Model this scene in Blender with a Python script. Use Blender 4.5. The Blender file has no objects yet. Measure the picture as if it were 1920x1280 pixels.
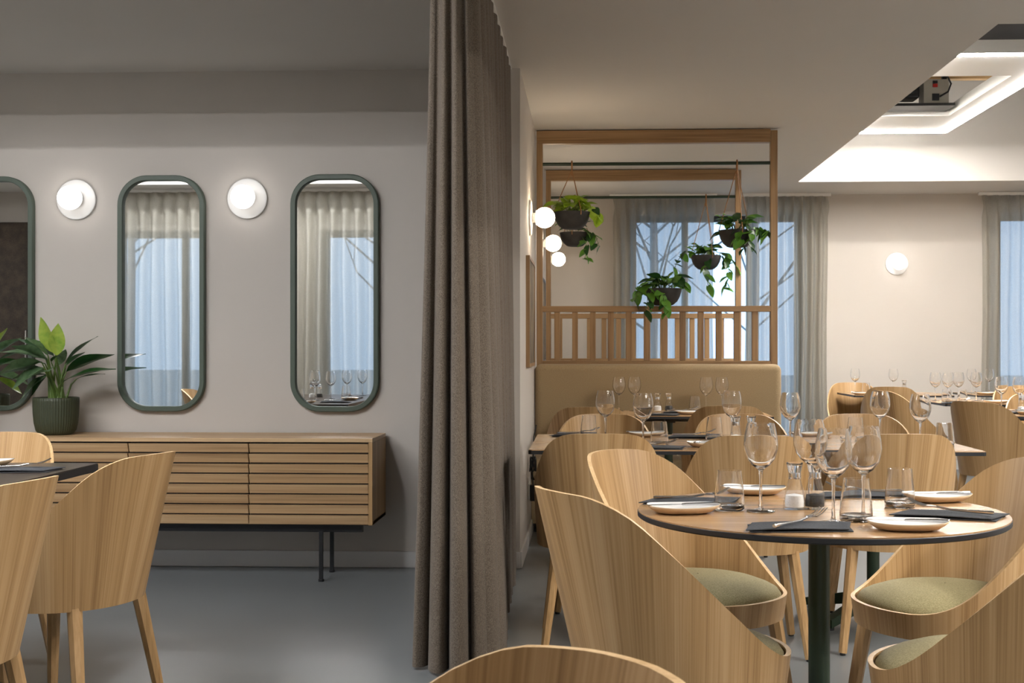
import bpy, math, random
from mathutils import Vector, Matrix
PI = math.pi
R = math.radians
SC = bpy.context.scene
COL = SC.collection

# ------------------------------------------------------------------ camera, sky, exposure
cam_d = bpy.data.cameras.new('camera')
cam_d.sensor_width = 36.0
cam_d.lens = 36.0 * 2360 / 1920
cam_d.shift_x = -32 / 1920
cam_d.shift_y = 12 / 1920
cam_d.clip_start = 0.05
cam_d.dof.use_dof = True
cam_d.dof.focus_distance = 3.5
cam_d.dof.aperture_fstop = 20.0
cam = bpy.data.objects.new('camera', cam_d)
COL.objects.link(cam)
cam.location = (0, 0, 1.14)
cam.rotation_euler = (R(90), 0, math.atan(110 / 2360))
SC.camera = cam

world = bpy.data.worlds.new('overcast_sky')
SC.world = world
world.use_nodes = True
wn = world.node_tree.nodes
wn['Background'].inputs[0].default_value = (0.48, 0.70, 1.0, 1)
wn['Background'].inputs[1].default_value = 2.2

SC.view_settings.view_transform = 'Standard'
SC.view_settings.look = 'None'
SC.view_settings.gamma = 1.0
SC.view_settings.use_curve_mapping = False
SC.view_settings.exposure = 0.0
LED_POWER = 300.0
GLOBE_POWER = 26.0
try:
    SC.cycles.use_denoising = True
    SC.cycles.max_bounces = 14
    SC.cycles.transmission_bounces = 12
    SC.cycles.transparent_max_bounces = 40
    SC.cycles.diffuse_bounces = 5
    SC.cycles.sample_clamp_indirect = 20.0
except Exception:
    pass

# ------------------------------------------------------------------ main dimensions (metres)
CEIL = 2.585          # lower ceiling
YM = 6.50             # wall with the mirrors
XS = -0.35            # side wall of the banquette bay
YB = 11.98            # window wall at the far end
YN = -0.75            # window wall behind the camera
YL, XW = 1.55, -1.05  # window wall of the mirror side, and where it ends
XL, XR = -5.6, 5.3
TOP = 0.745           # table tops

# ------------------------------------------------------------------ mesh helpers
class MB:
    def __init__(s):
        s.v = []; s.f = []; s.m = []
    def add(s, vs, fs, mi=0):
        o = len(s.v)
        s.v += [tuple(v) for v in vs]
        for f in fs:
            s.f.append([i + o for i in f]); s.m.append(mi)
        return s
    def box(s, x0, x1, y0, y1, z0, z1, mi=0):
        return s.add([(x0,y0,z0),(x1,y0,z0),(x1,y1,z0),(x0,y1,z0),(x0,y0,z1),(x1,y0,z1),(x1,y1,z1),(x0,y1,z1)],
                     [(0,3,2,1),(4,5,6,7),(0,1,5,4),(1,2,6,5),(2,3,7,6),(3,0,4,7)], mi)
    def quad(s, a, b, c, d, mi=0):
        return s.add([a, b, c, d], [(0,1,2,3)], mi)
    def lathe(s, prof, n=32, cx=0, cy=0, mi=0, fr=None):
        vs = []; fs = []
        for (r, z) in prof:
            for k in range(n):
                a = 2*PI*k/n
                rr = r if fr is None else fr(r, z, a)
                vs.append((cx + rr*math.cos(a), cy + rr*math.sin(a), z))
        for i in range(len(prof)-1):
            for k in range(n):
                k2 = (k+1) % n
                fs.append((i*n+k, i*n+k2, (i+1)*n+k2, (i+1)*n+k))
        return s.add(vs, fs, mi)
    def cap(s, r, z, n=32, cx=0, cy=0, up=True, mi=0):
        vs = [(cx+r*math.cos(2*PI*k/n), cy+r*math.sin(2*PI*k/n), z) for k in range(n)]
        return s.add(vs, [tuple(range(n)) if up else tuple(reversed(range(n)))], mi)
    def tube(s, pts, r, n=8, mi=0, caps=True):
        pts = [Vector(p) for p in pts]
        rs = r if isinstance(r, (list, tuple)) else [r]*len(pts)
        vs = []; fs = []
        ref = None
        for i, p in enumerate(pts):
            t = (pts[min(i+1, len(pts)-1)] - pts[max(i-1, 0)]).normalized()
            if ref is None:
                ref = Vector((0,0,1)) if abs(t.z) < 0.9 else Vector((1,0,0))
            u = t.cross(ref).normalized(); w = u.cross(t).normalized(); ref = w
            for k in range(n):
                a = 2*PI*k/n + PI/n
                vs.append(p + (u*math.cos(a) + w*math.sin(a))*rs[i])
        for i in range(len(pts)-1):
            for k in range(n):
                k2 = (k+1) % n
                fs.append((i*n+k, (i+1)*n+k, (i+1)*n+k2, i*n+k2))
        if caps:
            fs.append(tuple(range(n))); L = (len(pts)-1)*n
            fs.append(tuple(reversed(range(L, L+n))))
        return s.add(vs, fs, mi)
    def prism(s, poly, z0, z1, mi=0):
        n = len(poly)
        vs = [(x,y,z0) for x,y in poly] + [(x,y,z1) for x,y in poly]
        fs = [tuple(reversed(range(n))), tuple(range(n, 2*n))]
        for k in range(n):
            k2 = (k+1) % n
            fs.append((k, k2, n+k2, n+k))
        return s.add(vs, fs, mi)
    def surf(s, rows, mi=0, closed=False):
        m = len(rows[0]); vs = [p for r in rows for p in r]; fs = []
        for i in range(len(rows)-1):
            for k in range(m if closed else m-1):
                k2 = (k+1) % m
                fs.append((i*m+k, i*m+k2, (i+1)*m+k2, (i+1)*m+k))
        return s.add(vs, fs, mi)
    def sphere(s, r, c=(0,0,0), n=24, m=14, mi=0):
        prof = [(max(1e-5, r*math.sin(PI*i/m)), c[2]-r*math.cos(PI*i/m)) for i in range(m+1)]
        return s.lathe(prof, n, c[0], c[1], mi)
    def mesh(s, name, mats, smooth=False):
        me = bpy.data.meshes.new(name)
        me.from_pydata(s.v, [], s.f)
        for mt in (mats if isinstance(mats, (list, tuple)) else [mats]):
            me.materials.append(mt)
        if any(s.m):
            me.polygons.foreach_set('material_index', s.m)
        if smooth:
            me.polygons.foreach_set('use_smooth', [True]*len(me.polygons))
            if smooth != 'all':
                try:
                    me.set_sharp_from_angle(angle=R(35))
                except Exception:
                    pass
        me.update()
        return me
    def build(s, name, mats, parent=None, smooth=False, bevel=0, loc=None):
        return link(name, s.mesh(name, mats, smooth), parent, bevel, loc)

def link(name, me, parent=None, bevel=0, loc=None, rot=None, scale=None):
    o = bpy.data.objects.new(name, me)
    COL.objects.link(o)
    if parent: o.parent = parent
    if loc: o.location = loc
    if rot: o.rotation_euler = rot
    if scale: o.scale = scale
    if bevel:
        b = o.modifiers.new('bevel', 'BEVEL'); b.width = bevel; b.segments = 2; b.limit_method = 'ANGLE'; b.angle_limit = R(40)
    return o

def tag(o, label, cat, group=None, kind=None):
    o['label'] = label; o['category'] = cat
    if group: o['group'] = group
    if kind: o['kind'] = kind
    return o

def struct(o):
    o['kind'] = 'structure'
    return o

def thing(name, label, cat, loc=(0,0,0), rz=0, group=None):
    o = bpy.data.objects.new(name, None)
    COL.objects.link(o)
    o.location = loc; o.rotation_euler = (0,0,rz); o.empty_display_size = .05
    return tag(o, label, cat, group)

def dup(src, label, loc, rz=0, scale=1, group=None):
    c = src.copy(); COL.objects.link(c)
    c.location = loc; c.rotation_euler = (0,0,rz); c.scale = (scale,)*3
    c['label'] = label
    if group: c['group'] = group
    for ch in src.children:
        d = ch.copy(); COL.objects.link(d); d.parent = c
        for g in ch.children:
            e = g.copy(); COL.objects.link(e); e.parent = d
    return c

class Kind:
    """one kind of thing: the first placing uses the original, later ones copies"""
    def __init__(s, make): s.make = make; s.first = None
    def put(s, label, loc, rz=0, scale=1, group=None):
        if s.first is None:
            s.first = s.make()
            o = s.first; o.location = loc; o.rotation_euler = (0,0,rz); o.scale = (scale,)*3
            o['label'] = label
            if group: o['group'] = group
            return o
        return dup(s.first, label, loc, rz, scale, group)

# ------------------------------------------------------------------ materials
def hexc(r, g, b):
    f = lambda c: ((c/255+.055)/1.055)**2.4 if c/255 > .04045 else c/255/12.92
    return (f(r), f(g), f(b), 1)

def new_mat(name):
    m = bpy.data.materials.new(name); m.use_nodes = True
    nt = m.node_tree
    return m, nt, nt.nodes, nt.links, nt.nodes['Principled BSDF']

def plain(name, col, rough=.5, metal=0, noise=0, nscale=20, bump=0, spec=None):
    m, nt, N, L, B = new_mat(name)
    B.inputs['Base Color'].default_value = col
    B.inputs['Roughness'].default_value = rough
    B.inputs['Metallic'].default_value = metal
    if spec is not None: B.inputs['Specular IOR Level'].default_value = spec
    if noise or bump:
        tc = N.new('ShaderNodeTexCoord'); no = N.new('ShaderNodeTexNoise')
        no.inputs['Scale'].default_value = nscale; no.inputs['Detail'].default_value = 5
        L.new(tc.outputs['Object'], no.inputs['Vector'])
        if noise:
            mx = N.new('ShaderNodeMix'); mx.data_type = 'RGBA'; mx.blend_type = 'MULTIPLY'
            mx.inputs['Factor'].default_value = 1
            rp = N.new('ShaderNodeMapRange')
            rp.inputs['From Min'].default_value = .3; rp.inputs['From Max'].default_value = .7
            rp.inputs['To Min'].default_value = 1-noise; rp.inputs['To Max'].default_value = 1+noise*.5
            L.new(no.outputs['Fac'], rp.inputs['Value'])
            mx.inputs['A'].default_value = col
            L.new(rp.outputs['Result'], mx.inputs['B']); L.new(mx.outputs['Result'], B.inputs['Base Color'])
        if bump:
            bp = N.new('ShaderNodeBump'); bp.inputs['Strength'].default_value = bump; bp.inputs['Distance'].default_value = .002
            L.new(no.outputs['Fac'], bp.inputs['Height']); L.new(bp.outputs['Normal'], B.inputs['Normal'])
    return m

def wood(name, dark, mid, light, axis='z', rough=.42, broad=13, fine=130, along=.7, spec=.4, uv=False):
    m, nt, N, L, B = new_mat(name)
    tc = N.new('ShaderNodeTexCoord'); oi = N.new('ShaderNodeObjectInfo')
    ml = N.new('ShaderNodeVectorMath'); ml.operation = 'SCALE'; ml.inputs[0].default_value = (7.3, 3.1, 5.7)
    L.new(oi.outputs['Random'], ml.inputs['Scale'])
    ad = N.new('ShaderNodeVectorMath'); ad.operation = 'ADD'
    L.new(tc.outputs['UV' if uv else 'Object'], ad.inputs[0]); L.new(ml.outputs[0], ad.inputs[1])
    ai = 'xyz'.index(axis)
    def noise(sc, al, det, dist):
        mp = N.new('ShaderNodeMapping'); s = [sc]*3; s[ai] = al
        mp.inputs['Scale'].default_value = s
        L.new(ad.outputs[0], mp.inputs['Vector'])
        no = N.new('ShaderNodeTexNoise'); no.inputs['Scale'].default_value = 1
        no.inputs['Detail'].default_value = det; no.inputs['Distortion'].default_value = dist
        L.new(mp.outputs['Vector'], no.inputs['Vector']); return no
    a = noise(broad, along, 3, .08); b = noise(fine, along*4, 2, .05)
    mx = N.new('ShaderNodeMix'); mx.data_type = 'FLOAT'; mx.inputs['Factor'].default_value = .42
    L.new(a.outputs['Fac'], mx.inputs['A']); L.new(b.outputs['Fac'], mx.inputs['B'])
    rp = N.new('ShaderNodeValToRGB'); e = rp.color_ramp.elements
    e[0].position = .34; e[0].color = dark; e[1].position = .64; e[1].color = light
    k = e.new(.48); k.color = mid
    L.new(mx.outputs['Result'], rp.inputs['Fac']); L.new(rp.outputs['Color'], B.inputs['Base Color'])
    B.inputs['Roughness'].default_value = rough; B.inputs['Specular IOR Level'].default_value = spec
    bp = N.new('ShaderNodeBump'); bp.inputs['Strength'].default_value = .12; bp.inputs['Distance'].default_value = .001
    L.new(b.outputs['Fac'], bp.inputs['Height']); L.new(bp.outputs['Normal'], B.inputs['Normal'])
    return m

def cloth(name, c1, c2, scale=400, rough=.9, bump=.35, translucent=0, clear=0, stretch=1, sheen=.1):
    m, nt, N, L, B = new_mat(name)
    tc = N.new('ShaderNodeTexCoord'); mp = N.new('ShaderNodeMapping')
    mp.inputs['Scale'].default_value = (1, 1, 1/stretch)
    L.new(tc.outputs['Object'], mp.inputs['Vector'])
    no = N.new('ShaderNodeTexNoise'); no.inputs['Scale'].default_value = scale; no.inputs['Detail'].default_value = 4
    no.inputs['Roughness'].default_value = .7
    L.new(mp.outputs['Vector'], no.inputs['Vector'])
    rp = N.new('ShaderNodeValToRGB'); e = rp.color_ramp.elements
    e[0].position = .36; e[0].color = c1; e[1].position = .64; e[1].color = c2
    L.new(no.outputs['Fac'], rp.inputs['Fac']); L.new(rp.outputs['Color'], B.inputs['Base Color'])
    B.inputs['Roughness'].default_value = rough; B.inputs['Specular IOR Level'].default_value = .15
    B.inputs['Sheen Weight'].default_value = sheen
    bp = N.new('ShaderNodeBump'); bp.inputs['Strength'].default_value = bump; bp.inputs['Distance'].default_value = .0015
    L.new(no.outputs['Fac'], bp.inputs['Height']); L.new(bp.outputs['Normal'], B.inputs['Normal'])
    out = N['Material Output']; last = B.outputs[0]
    if translucent:
        tr = N.new('ShaderNodeBsdfTranslucent'); L.new(rp.outputs['Color'], tr.inputs['Color'])
        ms = N.new('ShaderNodeMixShader'); ms.inputs[0].default_value = translucent
        L.new(last, ms.inputs[1]); L.new(tr.outputs[0], ms.inputs[2]); last = ms.outputs[0]
    if clear:
        tp = N.new('ShaderNodeBsdfTransparent')
        ms = N.new('ShaderNodeMixShader'); ms.inputs[0].default_value = clear
        L.new(last, ms.inputs[1]); L.new(tp.outputs[0], ms.inputs[2]); last = ms.outputs[0]
    L.new(last, out.inputs['Surface'])
    return m

def emit(name, col, strength):
    m, nt, N, L, B = new_mat(name)
    B.inputs['Base Color'].default_value = (.8,.8,.8,1)
    B.inputs['Emission Color'].default_value = col
    B.inputs['Emission Strength'].default_value = strength
    return m

def glass(name, col=(1,1,1,1), ior=1.5, rough=0):
    m, nt, N, L, B = new_mat(name)
    B.inputs['Base Color'].default_value = col; B.inputs['Roughness'].default_value = rough
    B.inputs['Transmission Weight'].default_value = 1; B.inputs['IOR'].default_value = ior
    return m

def thin_glass(name):
    # blown glass wall too thin to bend light: passes it straight, mirrors more at grazing angles
    m, nt, N, L, B = new_mat(name)
    lw = N.new('ShaderNodeLayerWeight'); lw.inputs['Blend'].default_value = .5
    pw = N.new('ShaderNodeMath'); pw.operation = 'POWER'; pw.inputs[1].default_value = 4.2
    L.new(lw.outputs['Facing'], pw.inputs[0])
    ma = N.new('ShaderNodeMath'); ma.operation = 'MULTIPLY_ADD'; ma.inputs[1].default_value = .9; ma.inputs[2].default_value = .045
    L.new(pw.outputs[0], ma.inputs[0])
    rp = N.new('ShaderNodeValToRGB'); e = rp.color_ramp.elements
    e[0].position = .75; e[0].color = (1,1,1,1); e[1].position = 1; e[1].color = (.55,.58,.6,1)
    L.new(lw.outputs['Facing'], rp.inputs['Fac'])
    tp = N.new('ShaderNodeBsdfTransparent'); L.new(rp.outputs['Color'], tp.inputs['Color'])
    gl = N.new('ShaderNodeBsdfGlossy'); gl.inputs['Roughness'].default_value = .01
    ms = N.new('ShaderNodeMixShader')
    L.new(ma.outputs[0], ms.inputs[0]); L.new(tp.outputs[0], ms.inputs[1]); L.new(gl.outputs[0], ms.inputs[2])
    L.new(ms.outputs[0], N['Material Output'].inputs['Surface'])
    return m

def pane_glass(name):
    m, nt, N, L, B = new_mat(name)
    tp = N.new('ShaderNodeBsdfTransparent'); gl = N.new('ShaderNodeBsdfGlossy'); gl.inputs['Roughness'].default_value = 0
    fr = N.new('ShaderNodeFresnel'); fr.inputs['IOR'].default_value = 1.45
    ms = N.new('ShaderNodeMixShader')
    L.new(fr.outputs[0], ms.inputs[0]); L.new(tp.outputs[0], ms.inputs[1]); L.new(gl.outputs[0], ms.inputs[2])
    L.new(ms.outputs[0], N['Material Output'].inputs['Surface'])
    return m

def leaf_mat(name, c_edge, c_mid, fine=(60, 8), trans=.25, rough=.35):
    m, nt, N, L, B = new_mat(name)
    tc = N.new('ShaderNodeTexCoord'); sp = N.new('ShaderNodeSeparateXYZ'); L.new(tc.outputs['Object'], sp.inputs[0])
    ab = N.new('ShaderNodeMath'); ab.operation = 'ABSOLUTE'; L.new(sp.outputs['X'], ab.inputs[0])
    mp = N.new('ShaderNodeMapping'); mp.inputs['Scale'].default_value = (fine[1], fine[1]*1.5, 1)
    L.new(tc.outputs['Object'], mp.inputs['Vector'])
    no = N.new('ShaderNodeTexNoise'); no.inputs['Scale'].default_value = 1.4; no.inputs['Detail'].default_value = 4
    L.new(mp.outputs['Vector'], no.inputs['Vector'])
    mm = N.new('ShaderNodeMath'); mm.operation = 'MULTIPLY_ADD'; mm.inputs[1].default_value = 1.1
    L.new(ab.outputs[0], mm.inputs[0]); L.new(no.outputs['Fac'], mm.inputs[2])
    rp = N.new('ShaderNodeValToRGB'); e = rp.color_ramp.elements
    e[0].position = .45; e[0].color = c_mid; e[1].position = .75; e[1].color = c_edge
    L.new(mm.outputs[0], rp.inputs['Fac']); L.new(rp.outputs['Color'], B.inputs['Base Color'])
    B.inputs['Roughness'].default_value = rough
    tr = N.new('ShaderNodeBsdfTranslucent'); L.new(rp.outputs['Color'], tr.inputs['Color'])
    ms = N.new('ShaderNodeMixShader'); ms.inputs[0].default_value = trans
    L.new(B.outputs[0], ms.inputs[1]); L.new(tr.outputs[0], ms.inputs[2])
    L.new(ms.outputs[0], N['Material Output'].inputs['Surface'])
    return m

M = {}
M['wall'] = plain('wall_paint', (.53, .49, .445, 1), .85, noise=.03, nscale=1.5)
M['ceil'] = plain('ceiling_paint', (.56, .535, .50, 1), .9, noise=.02, nscale=1)
M['plenum'] = plain('plenum_dark', (.03, .03, .032, 1), .9)
M['white'] = plain('white_paint', (.78, .77, .74, 1), .6)
M['base'] = plain('skirting_paint', (.62, .61, .60, 1), .5)
M['floor'] = plain('grey_vinyl', (.155, .168, .172, 1), .32, noise=.10, nscale=1.2)
M['oak'] = wood('oak_veneer', (.27,.152,.060,1), (.41,.252,.112,1), (.51,.34,.175,1), axis='y', broad=26, fine=230, along=.45, uv=True)
M['oak_edge'] = wood('plywood_edge', (.50,.32,.15,1), (.62,.42,.22,1), (.70,.50,.28,1), rough=.5)
M['oak_leg'] = wood('oak_solid', (.30,.175,.072,1), (.40,.245,.108,1), (.49,.31,.15,1), broad=30, along=.3)
M['oak_x'] = wood('oak_sideboard', (.31,.185,.088,1), (.46,.295,.15,1), (.55,.375,.205,1), axis='x', broad=30, along=.5)
M['oak_frame'] = wood('oak_divider', (.19,.105,.045,1), (.285,.17,.078,1), (.35,.215,.105,1), broad=20)
M['oak_frame_x'] = wood('oak_divider_beam', (.19,.105,.045,1), (.285,.17,.078,1), (.35,.215,.105,1), axis='x', broad=20)
M['top'] = wood('oak_laminate', (.33,.19,.085,1), (.42,.255,.125,1), (.48,.30,.155,1), axis='x', rough=.22, broad=9, spec=.5)
M['top_dark'] = wood('dark_stained_top', (.018,.013,.010,1), (.035,.025,.018,1), (.06,.043,.03,1), axis='y', rough=.3, broad=14)
M['joist'] = wood('pine_joist', (.45,.28,.12,1), (.60,.40,.19,1), (.68,.48,.25,1), axis='x')
M['black_edge'] = plain('black_edge', (.013,.014,.017,1), .45)
M['black'] = plain('black_metal', (.010,.010,.011,1), .4)
M['green_metal'] = plain('dark_green_metal', (.018,.036,.018,1), .38)
M['green_frame'] = plain('sage_green_lacquer', (.068,.092,.068,1), .5)
M['green_pot'] = plain('ribbed_green_plastic', (.045,.052,.026,1), .5)
M['stone_pot'] = plain('charcoal_concrete', (.030,.028,.027,1), .75, noise=.35, nscale=18)
M['soil'] = plain('soil', (.03,.018,.01,1), .95, noise=.4, nscale=60)
M['olive'] = cloth('olive_wool', (.235,.200,.098,1), (.38,.330,.180,1), 260)
M['bench'] = cloth('beige_weave', (.25,.178,.098,1), (.37,.275,.160,1), 300)
M['divider'] = cloth('brown_melange_curtain', (.062,.048,.036,1), (.205,.168,.132,1), 480, bump=.3, stretch=2)
M['sheer'] = cloth('semi_sheer_linen', (.42,.40,.345,1), (.55,.53,.475,1), 300, translucent=.6, clear=.24, bump=.1, sheen=0)
M['napkin'] = cloth('charcoal_napkin', (.045,.048,.054,1), (.075,.079,.086,1), 300, bump=.1, sheen=0)
M['glass'] = glass('clear_glass')
M['thin'] = thin_glass('thin_blown_glass')
M['pane'] = pane_glass('window_glass')
M['frame_dark'] = plain('anthracite_frame', (.022,.028,.036,1), .4)
M['steel'] = plain('cutlery_steel', (.62,.62,.63,1), .16, metal=1)
M['chrome'] = plain('chrome', (.75,.75,.76,1), .08, metal=1)
M['mirror'] = plain('mirror_silver', (.90,.91,.90,1), 0.0, metal=1)
M['stoneware'] = plain('bare_stoneware', (.60,.45,.29,1), .6, noise=.08)
M['glaze'] = plain('white_glaze', (.78,.77,.74,1), .15)
M['salt'] = plain('salt', (.85,.85,.84,1), .9, noise=.1, nscale=300, bump=.5)
M['pepper'] = plain('peppercorns', (.018,.014,.012,1), .8, noise=.6, nscale=260, bump=.8)
M['leather'] = plain('tan_leather', (.32,.15,.05,1), .6)
M['cream_metal'] = plain('beige_steel', (.36,.34,.29,1), .45)
M['red'] = plain('red_plastic', (.35,.02,.015,1), .4)
M['led'] = emit('led_diffuser', (1.0,.955,.90,1), LED_POWER*.76)
M['led_cool'] = emit('led_diffuser_cool', (.98,.98,1.0,1), LED_POWER*.58)
M['led_near'] = emit('led_diffuser_near', (1.0,.95,.89,1), LED_POWER*.85)
M['globe'] = emit('opal_globe', (1.0,.80,.57,1), GLOBE_POWER*1.4)
M['globe_soft'] = emit('opal_globe_dimmed', (1.0,.95,.90,1), GLOBE_POWER*.16)
M['lamp_white'] = plain('white_ceramic', (.80,.79,.77,1), .4)
M['stem'] = plain('green_stem', (.10,.16,.03,1), .5)
M['leaf_dark'] = leaf_mat('dark_variegated_leaf', (.012,.055,.015,1), (.14,.23,.11,1))
M['leaf_deep'] = leaf_mat('deep_green_leaf', (.008,.042,.010,1), (.025,.085,.020,1))
M['leaf_light'] = leaf_mat('fresh_leaf', (.09,.28,.025,1), (.36,.46,.07,1))
M['leaf_pothos'] = leaf_mat('pothos_leaf', (.030,.145,.016,1), (.12,.28,.035,1))
M['leaf_lime'] = leaf_mat('lime_leaf', (.17,.35,.015,1), (.36,.52,.04,1))
M['bark'] = plain('bark', (.24,.26,.28,1), .9, noise=.3)
M['bounce_ground'] = plain('pale_bounce_ground', (.48,.49,.48,1), .95, noise=.3, nscale=3)  # ground made pale to bounce daylight up through the windows onto the ceilings
M['hedge'] = plain('hedge', (.10,.14,.13,1), .9, noise=.5, nscale=8)
M['paint_abs'] = plain('abstract_canvas', (.16,.12,.07,1), .7, noise=.7, nscale=5)

# ------------------------------------------------------------------ the shell
holes = [(1.83, 4.75, 5.71, 11.06), (1.83, 4.75, -.1, 4.35), (-4.7, -.95, 2.0, 4.85)]
def ceiling():
    mb = MB()
    xs = sorted({XL, XW, XR} | {h[0] for h in holes} | {h[1] for h in holes})
    ys = sorted({YN, YL, YB} | {h[2] for h in holes} | {h[3] for h in holes})
    for i in range(len(xs)-1):
        for j in range(len(ys)-1):
            cx, cy = (xs[i]+xs[i+1])/2, (ys[j]+ys[j+1])/2
            if cx < XW and cy < YL: continue
            if any(h[0] < cx < h[1] and h[2] < cy < h[3] for h in holes): continue
            mb.quad((xs[i],ys[j],CEIL), (xs[i],ys[j+1],CEIL), (xs[i+1],ys[j+1],CEIL), (xs[i+1],ys[j],CEIL))
    struct(mb.build('ceiling', M['ceil']))
    zt = 3.65
    for n, (x0,x1,y0,y1) in enumerate(holes):
        w = MB()
        w.quad((x0,y1,CEIL),(x0,y0,CEIL),(x0,y0,zt),(x0,y1,zt)); w.quad((x1,y0,CEIL),(x1,y1,CEIL),(x1,y1,zt),(x1,y0,zt))
        w.quad((x0,y0,CEIL),(x1,y0,CEIL),(x1,y0,zt),(x0,y0,zt)); w.quad((x1,y1,CEIL),(x0,y1,CEIL),(x0,y1,zt),(x1,y1,zt))
        o = struct(w.build('ceiling', M['ceil']))
        d = MB().quad((x0,y0,zt),(x0,y1,zt),(x1,y1,zt),(x1,y0,zt)).build('soffit', M['plenum'], o)
ceiling()
struct(MB().box(XL-.3, XR+.3, YN-.3, YB+.3, -.1, 0).build('floor', M['floor']))

WT = .25
struct(MB().box(XL, XS, YM, YM+.2, 0, CEIL).build('wall_left', M['wall']))
struct(MB().box(XS-.2, XS, YM+.2, YB, 0, CEIL).build('wall_side', M['wall']))
struct(MB().box(XL-.2, XL, YL, YM+.2, 0, CEIL).build('wall_end', M['wall']))
struct(MB().box(XW-.25, XW, YN, YL-WT, 0, CEIL).build('wall_return', M['wall']))
struct(MB().box(XR, XR+.2, YN, YB, 0, CEIL).build('wall_right', M['wall']))
def holed_wall(name, y0, y1, wins, x0, x1):
    mb = MB(); x = x0
    for (a, b, z0, z1) in wins:
        mb.box(x, a, y0, y1, 0, CEIL); mb.box(a, b, y0, y1, 0, z0); mb.box(a, b, y0, y1, z1, CEIL); x = b
    mb.box(x, x1, y0, y1, 0, CEIL)
    return struct(mb.build(name, M['wall']))
WZ0, WZ1 = .06, 2.40
back_w = [(.41, 2.03, WZ0, WZ1), (3.85, 5.12, WZ0, WZ1)]
near_w = [(1.0, 3.2, WZ0, WZ1)]
WZL = 2.22
left_w = [(-4.95, -3.15, WZ0, WZL), (-2.45, -1.3, WZ0, WZL)]
holed_wall('wall_back', YB, YB+WT, back_w, XS-.2, XR+.2)
holed_wall('wall_front', YN-WT, YN, near_w, XW-.25, XR+.2)
holed_wall('wall_front_left', YL-WT, YL, left_w, XL-.2, XW)

def window(n, a, b, y, mull, WZ1=WZ1):
    o = bpy.data.objects.new('window_%d' % n, None); COL.objects.link(o); struct(o)
    fw = .055
    f = MB()
    f.box(a, b, y-.035, y+.035, WZ1-fw, WZ1); f.box(a, b, y-.035, y+.035, WZ0, WZ0+fw)
    f.box(a, a+fw, y-.035, y+.035, WZ0+fw, WZ1-fw); f.box(b-fw, b, y-.035, y+.035, WZ0+fw, WZ1-fw)
    f.build('window_frame', M['frame_dark'], o)
    xs = [a+fw] + mull + [b-fw]
    for x in mull:
        MB().box(x-.03, x+.03, y-.03, y+.03, WZ0+fw, WZ1-fw).build('mullion', M['frame_dark'], o)
    for i in range(len(xs)-1):
        x0 = xs[i] + (.03 if i else 0); x1 = xs[i+1] - (.03 if i < len(xs)-2 else 0)
        MB().quad((x0,y,WZ0+fw),(x1,y,WZ0+fw),(x1,y,WZ1-fw),(x0,y,WZ1-fw)).build('pane', M['pane'], o)
window(1, .41, 2.03, YB+.17, [.93, 1.55]); window(2, 3.85, 5.12, YB+.17, [4.48])
window(3, -4.95, -3.15, YL-.17, [-4.35, -3.75], WZL); window(4, -2.45, -1.3, YL-.17, [-1.87], WZL); window(5, 1.0, 3.2, YN-.17, [1.73, 2.46])

for nm, b in dict(left=(XL, XS, YM-.012, YM), side=(XS, XS+.012, YM+.0, YB), back=(XS+.012, XR, YB-.012, YB)).items():
    struct(MB().box(*b, 0, .085).build('baseboard_'+nm, M['base'], bevel=.003))

dr = bpy.data.objects.new('door_1', None); COL.objects.link(dr); struct(dr)
MB().box(-5.56, -5.06, YL, YL+.045, 0, 2.3).build('door_leaf', M['top_dark'], dr, bevel=.003)
MB().box(-5.10, -5.04, YL+.0455, YL+.06, 0, 2.34).build('door_frame', M['black'], dr)
MB().tube([(-5.16,YL+.046,1.0),(-5.16,YL+.09,1.0),(-5.16,YL+.09,1.3),(-5.16,YL+.046,1.3)], .008, 8).build('handle', M['steel'], dr)

# ------------------------------------------------------------------ ceiling rafts with LED outline
def raft(label, x0, x1, y0, y1, hatch=None, led='led'):
    z0, z1 = 2.905, 2.985
    t = thing('ceiling_raft', label, 'ceiling light', (0,0,0))
    p = MB()
    if hatch:
        a, b, c, d = hatch
        p.box(x0, x1, y0, c, z0, z1); p.box(x0, x1, d, y1, z0, z1); p.box(x0, a, c, d, z0, z1); p.box(b, x1, c, d, z0, z1)
    else:
        p.box(x0, x1, y0, y1, z0, z1)
    p.build('raft_panel', M['white'], t)
    w, e = .045, .008
    for (a, b, c, d) in ((x0,x1,y0,y0+w), (x0,x1,y1-w,y1), (x0,x0+w,y0+w,y1-w), (x1-w,x1,y0+w,y1-w)):
        MB().box(a, b, c, d, z0-e, z0-.0005).build('led_strip', M[led], t)
    for x in (x0+.12, x1-.12):
        for y in (y0+.3, y1-.3):
            MB().tube([(x,y,z1),(x,y,3.65)], .003, 6).build('hanging_wire', M['chrome'], t)
    return t
raft('white ceiling panel outlined by bright light strips above the far tables', 2.08, 2.93, 7.66, 10.44, hatch=(2.2, 2.745, 8.30, 9.71))
raft('lit ceiling panel mirrored in the round table glasses on their window side', 2.5, 3.6, .7, 3.6, led='led_near')
raft('lit ceiling panel over the dark table, out of frame, mirrored in the wine glasses', -4.1, -1.75, 2.45, 3.55, led='led_cool')

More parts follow.
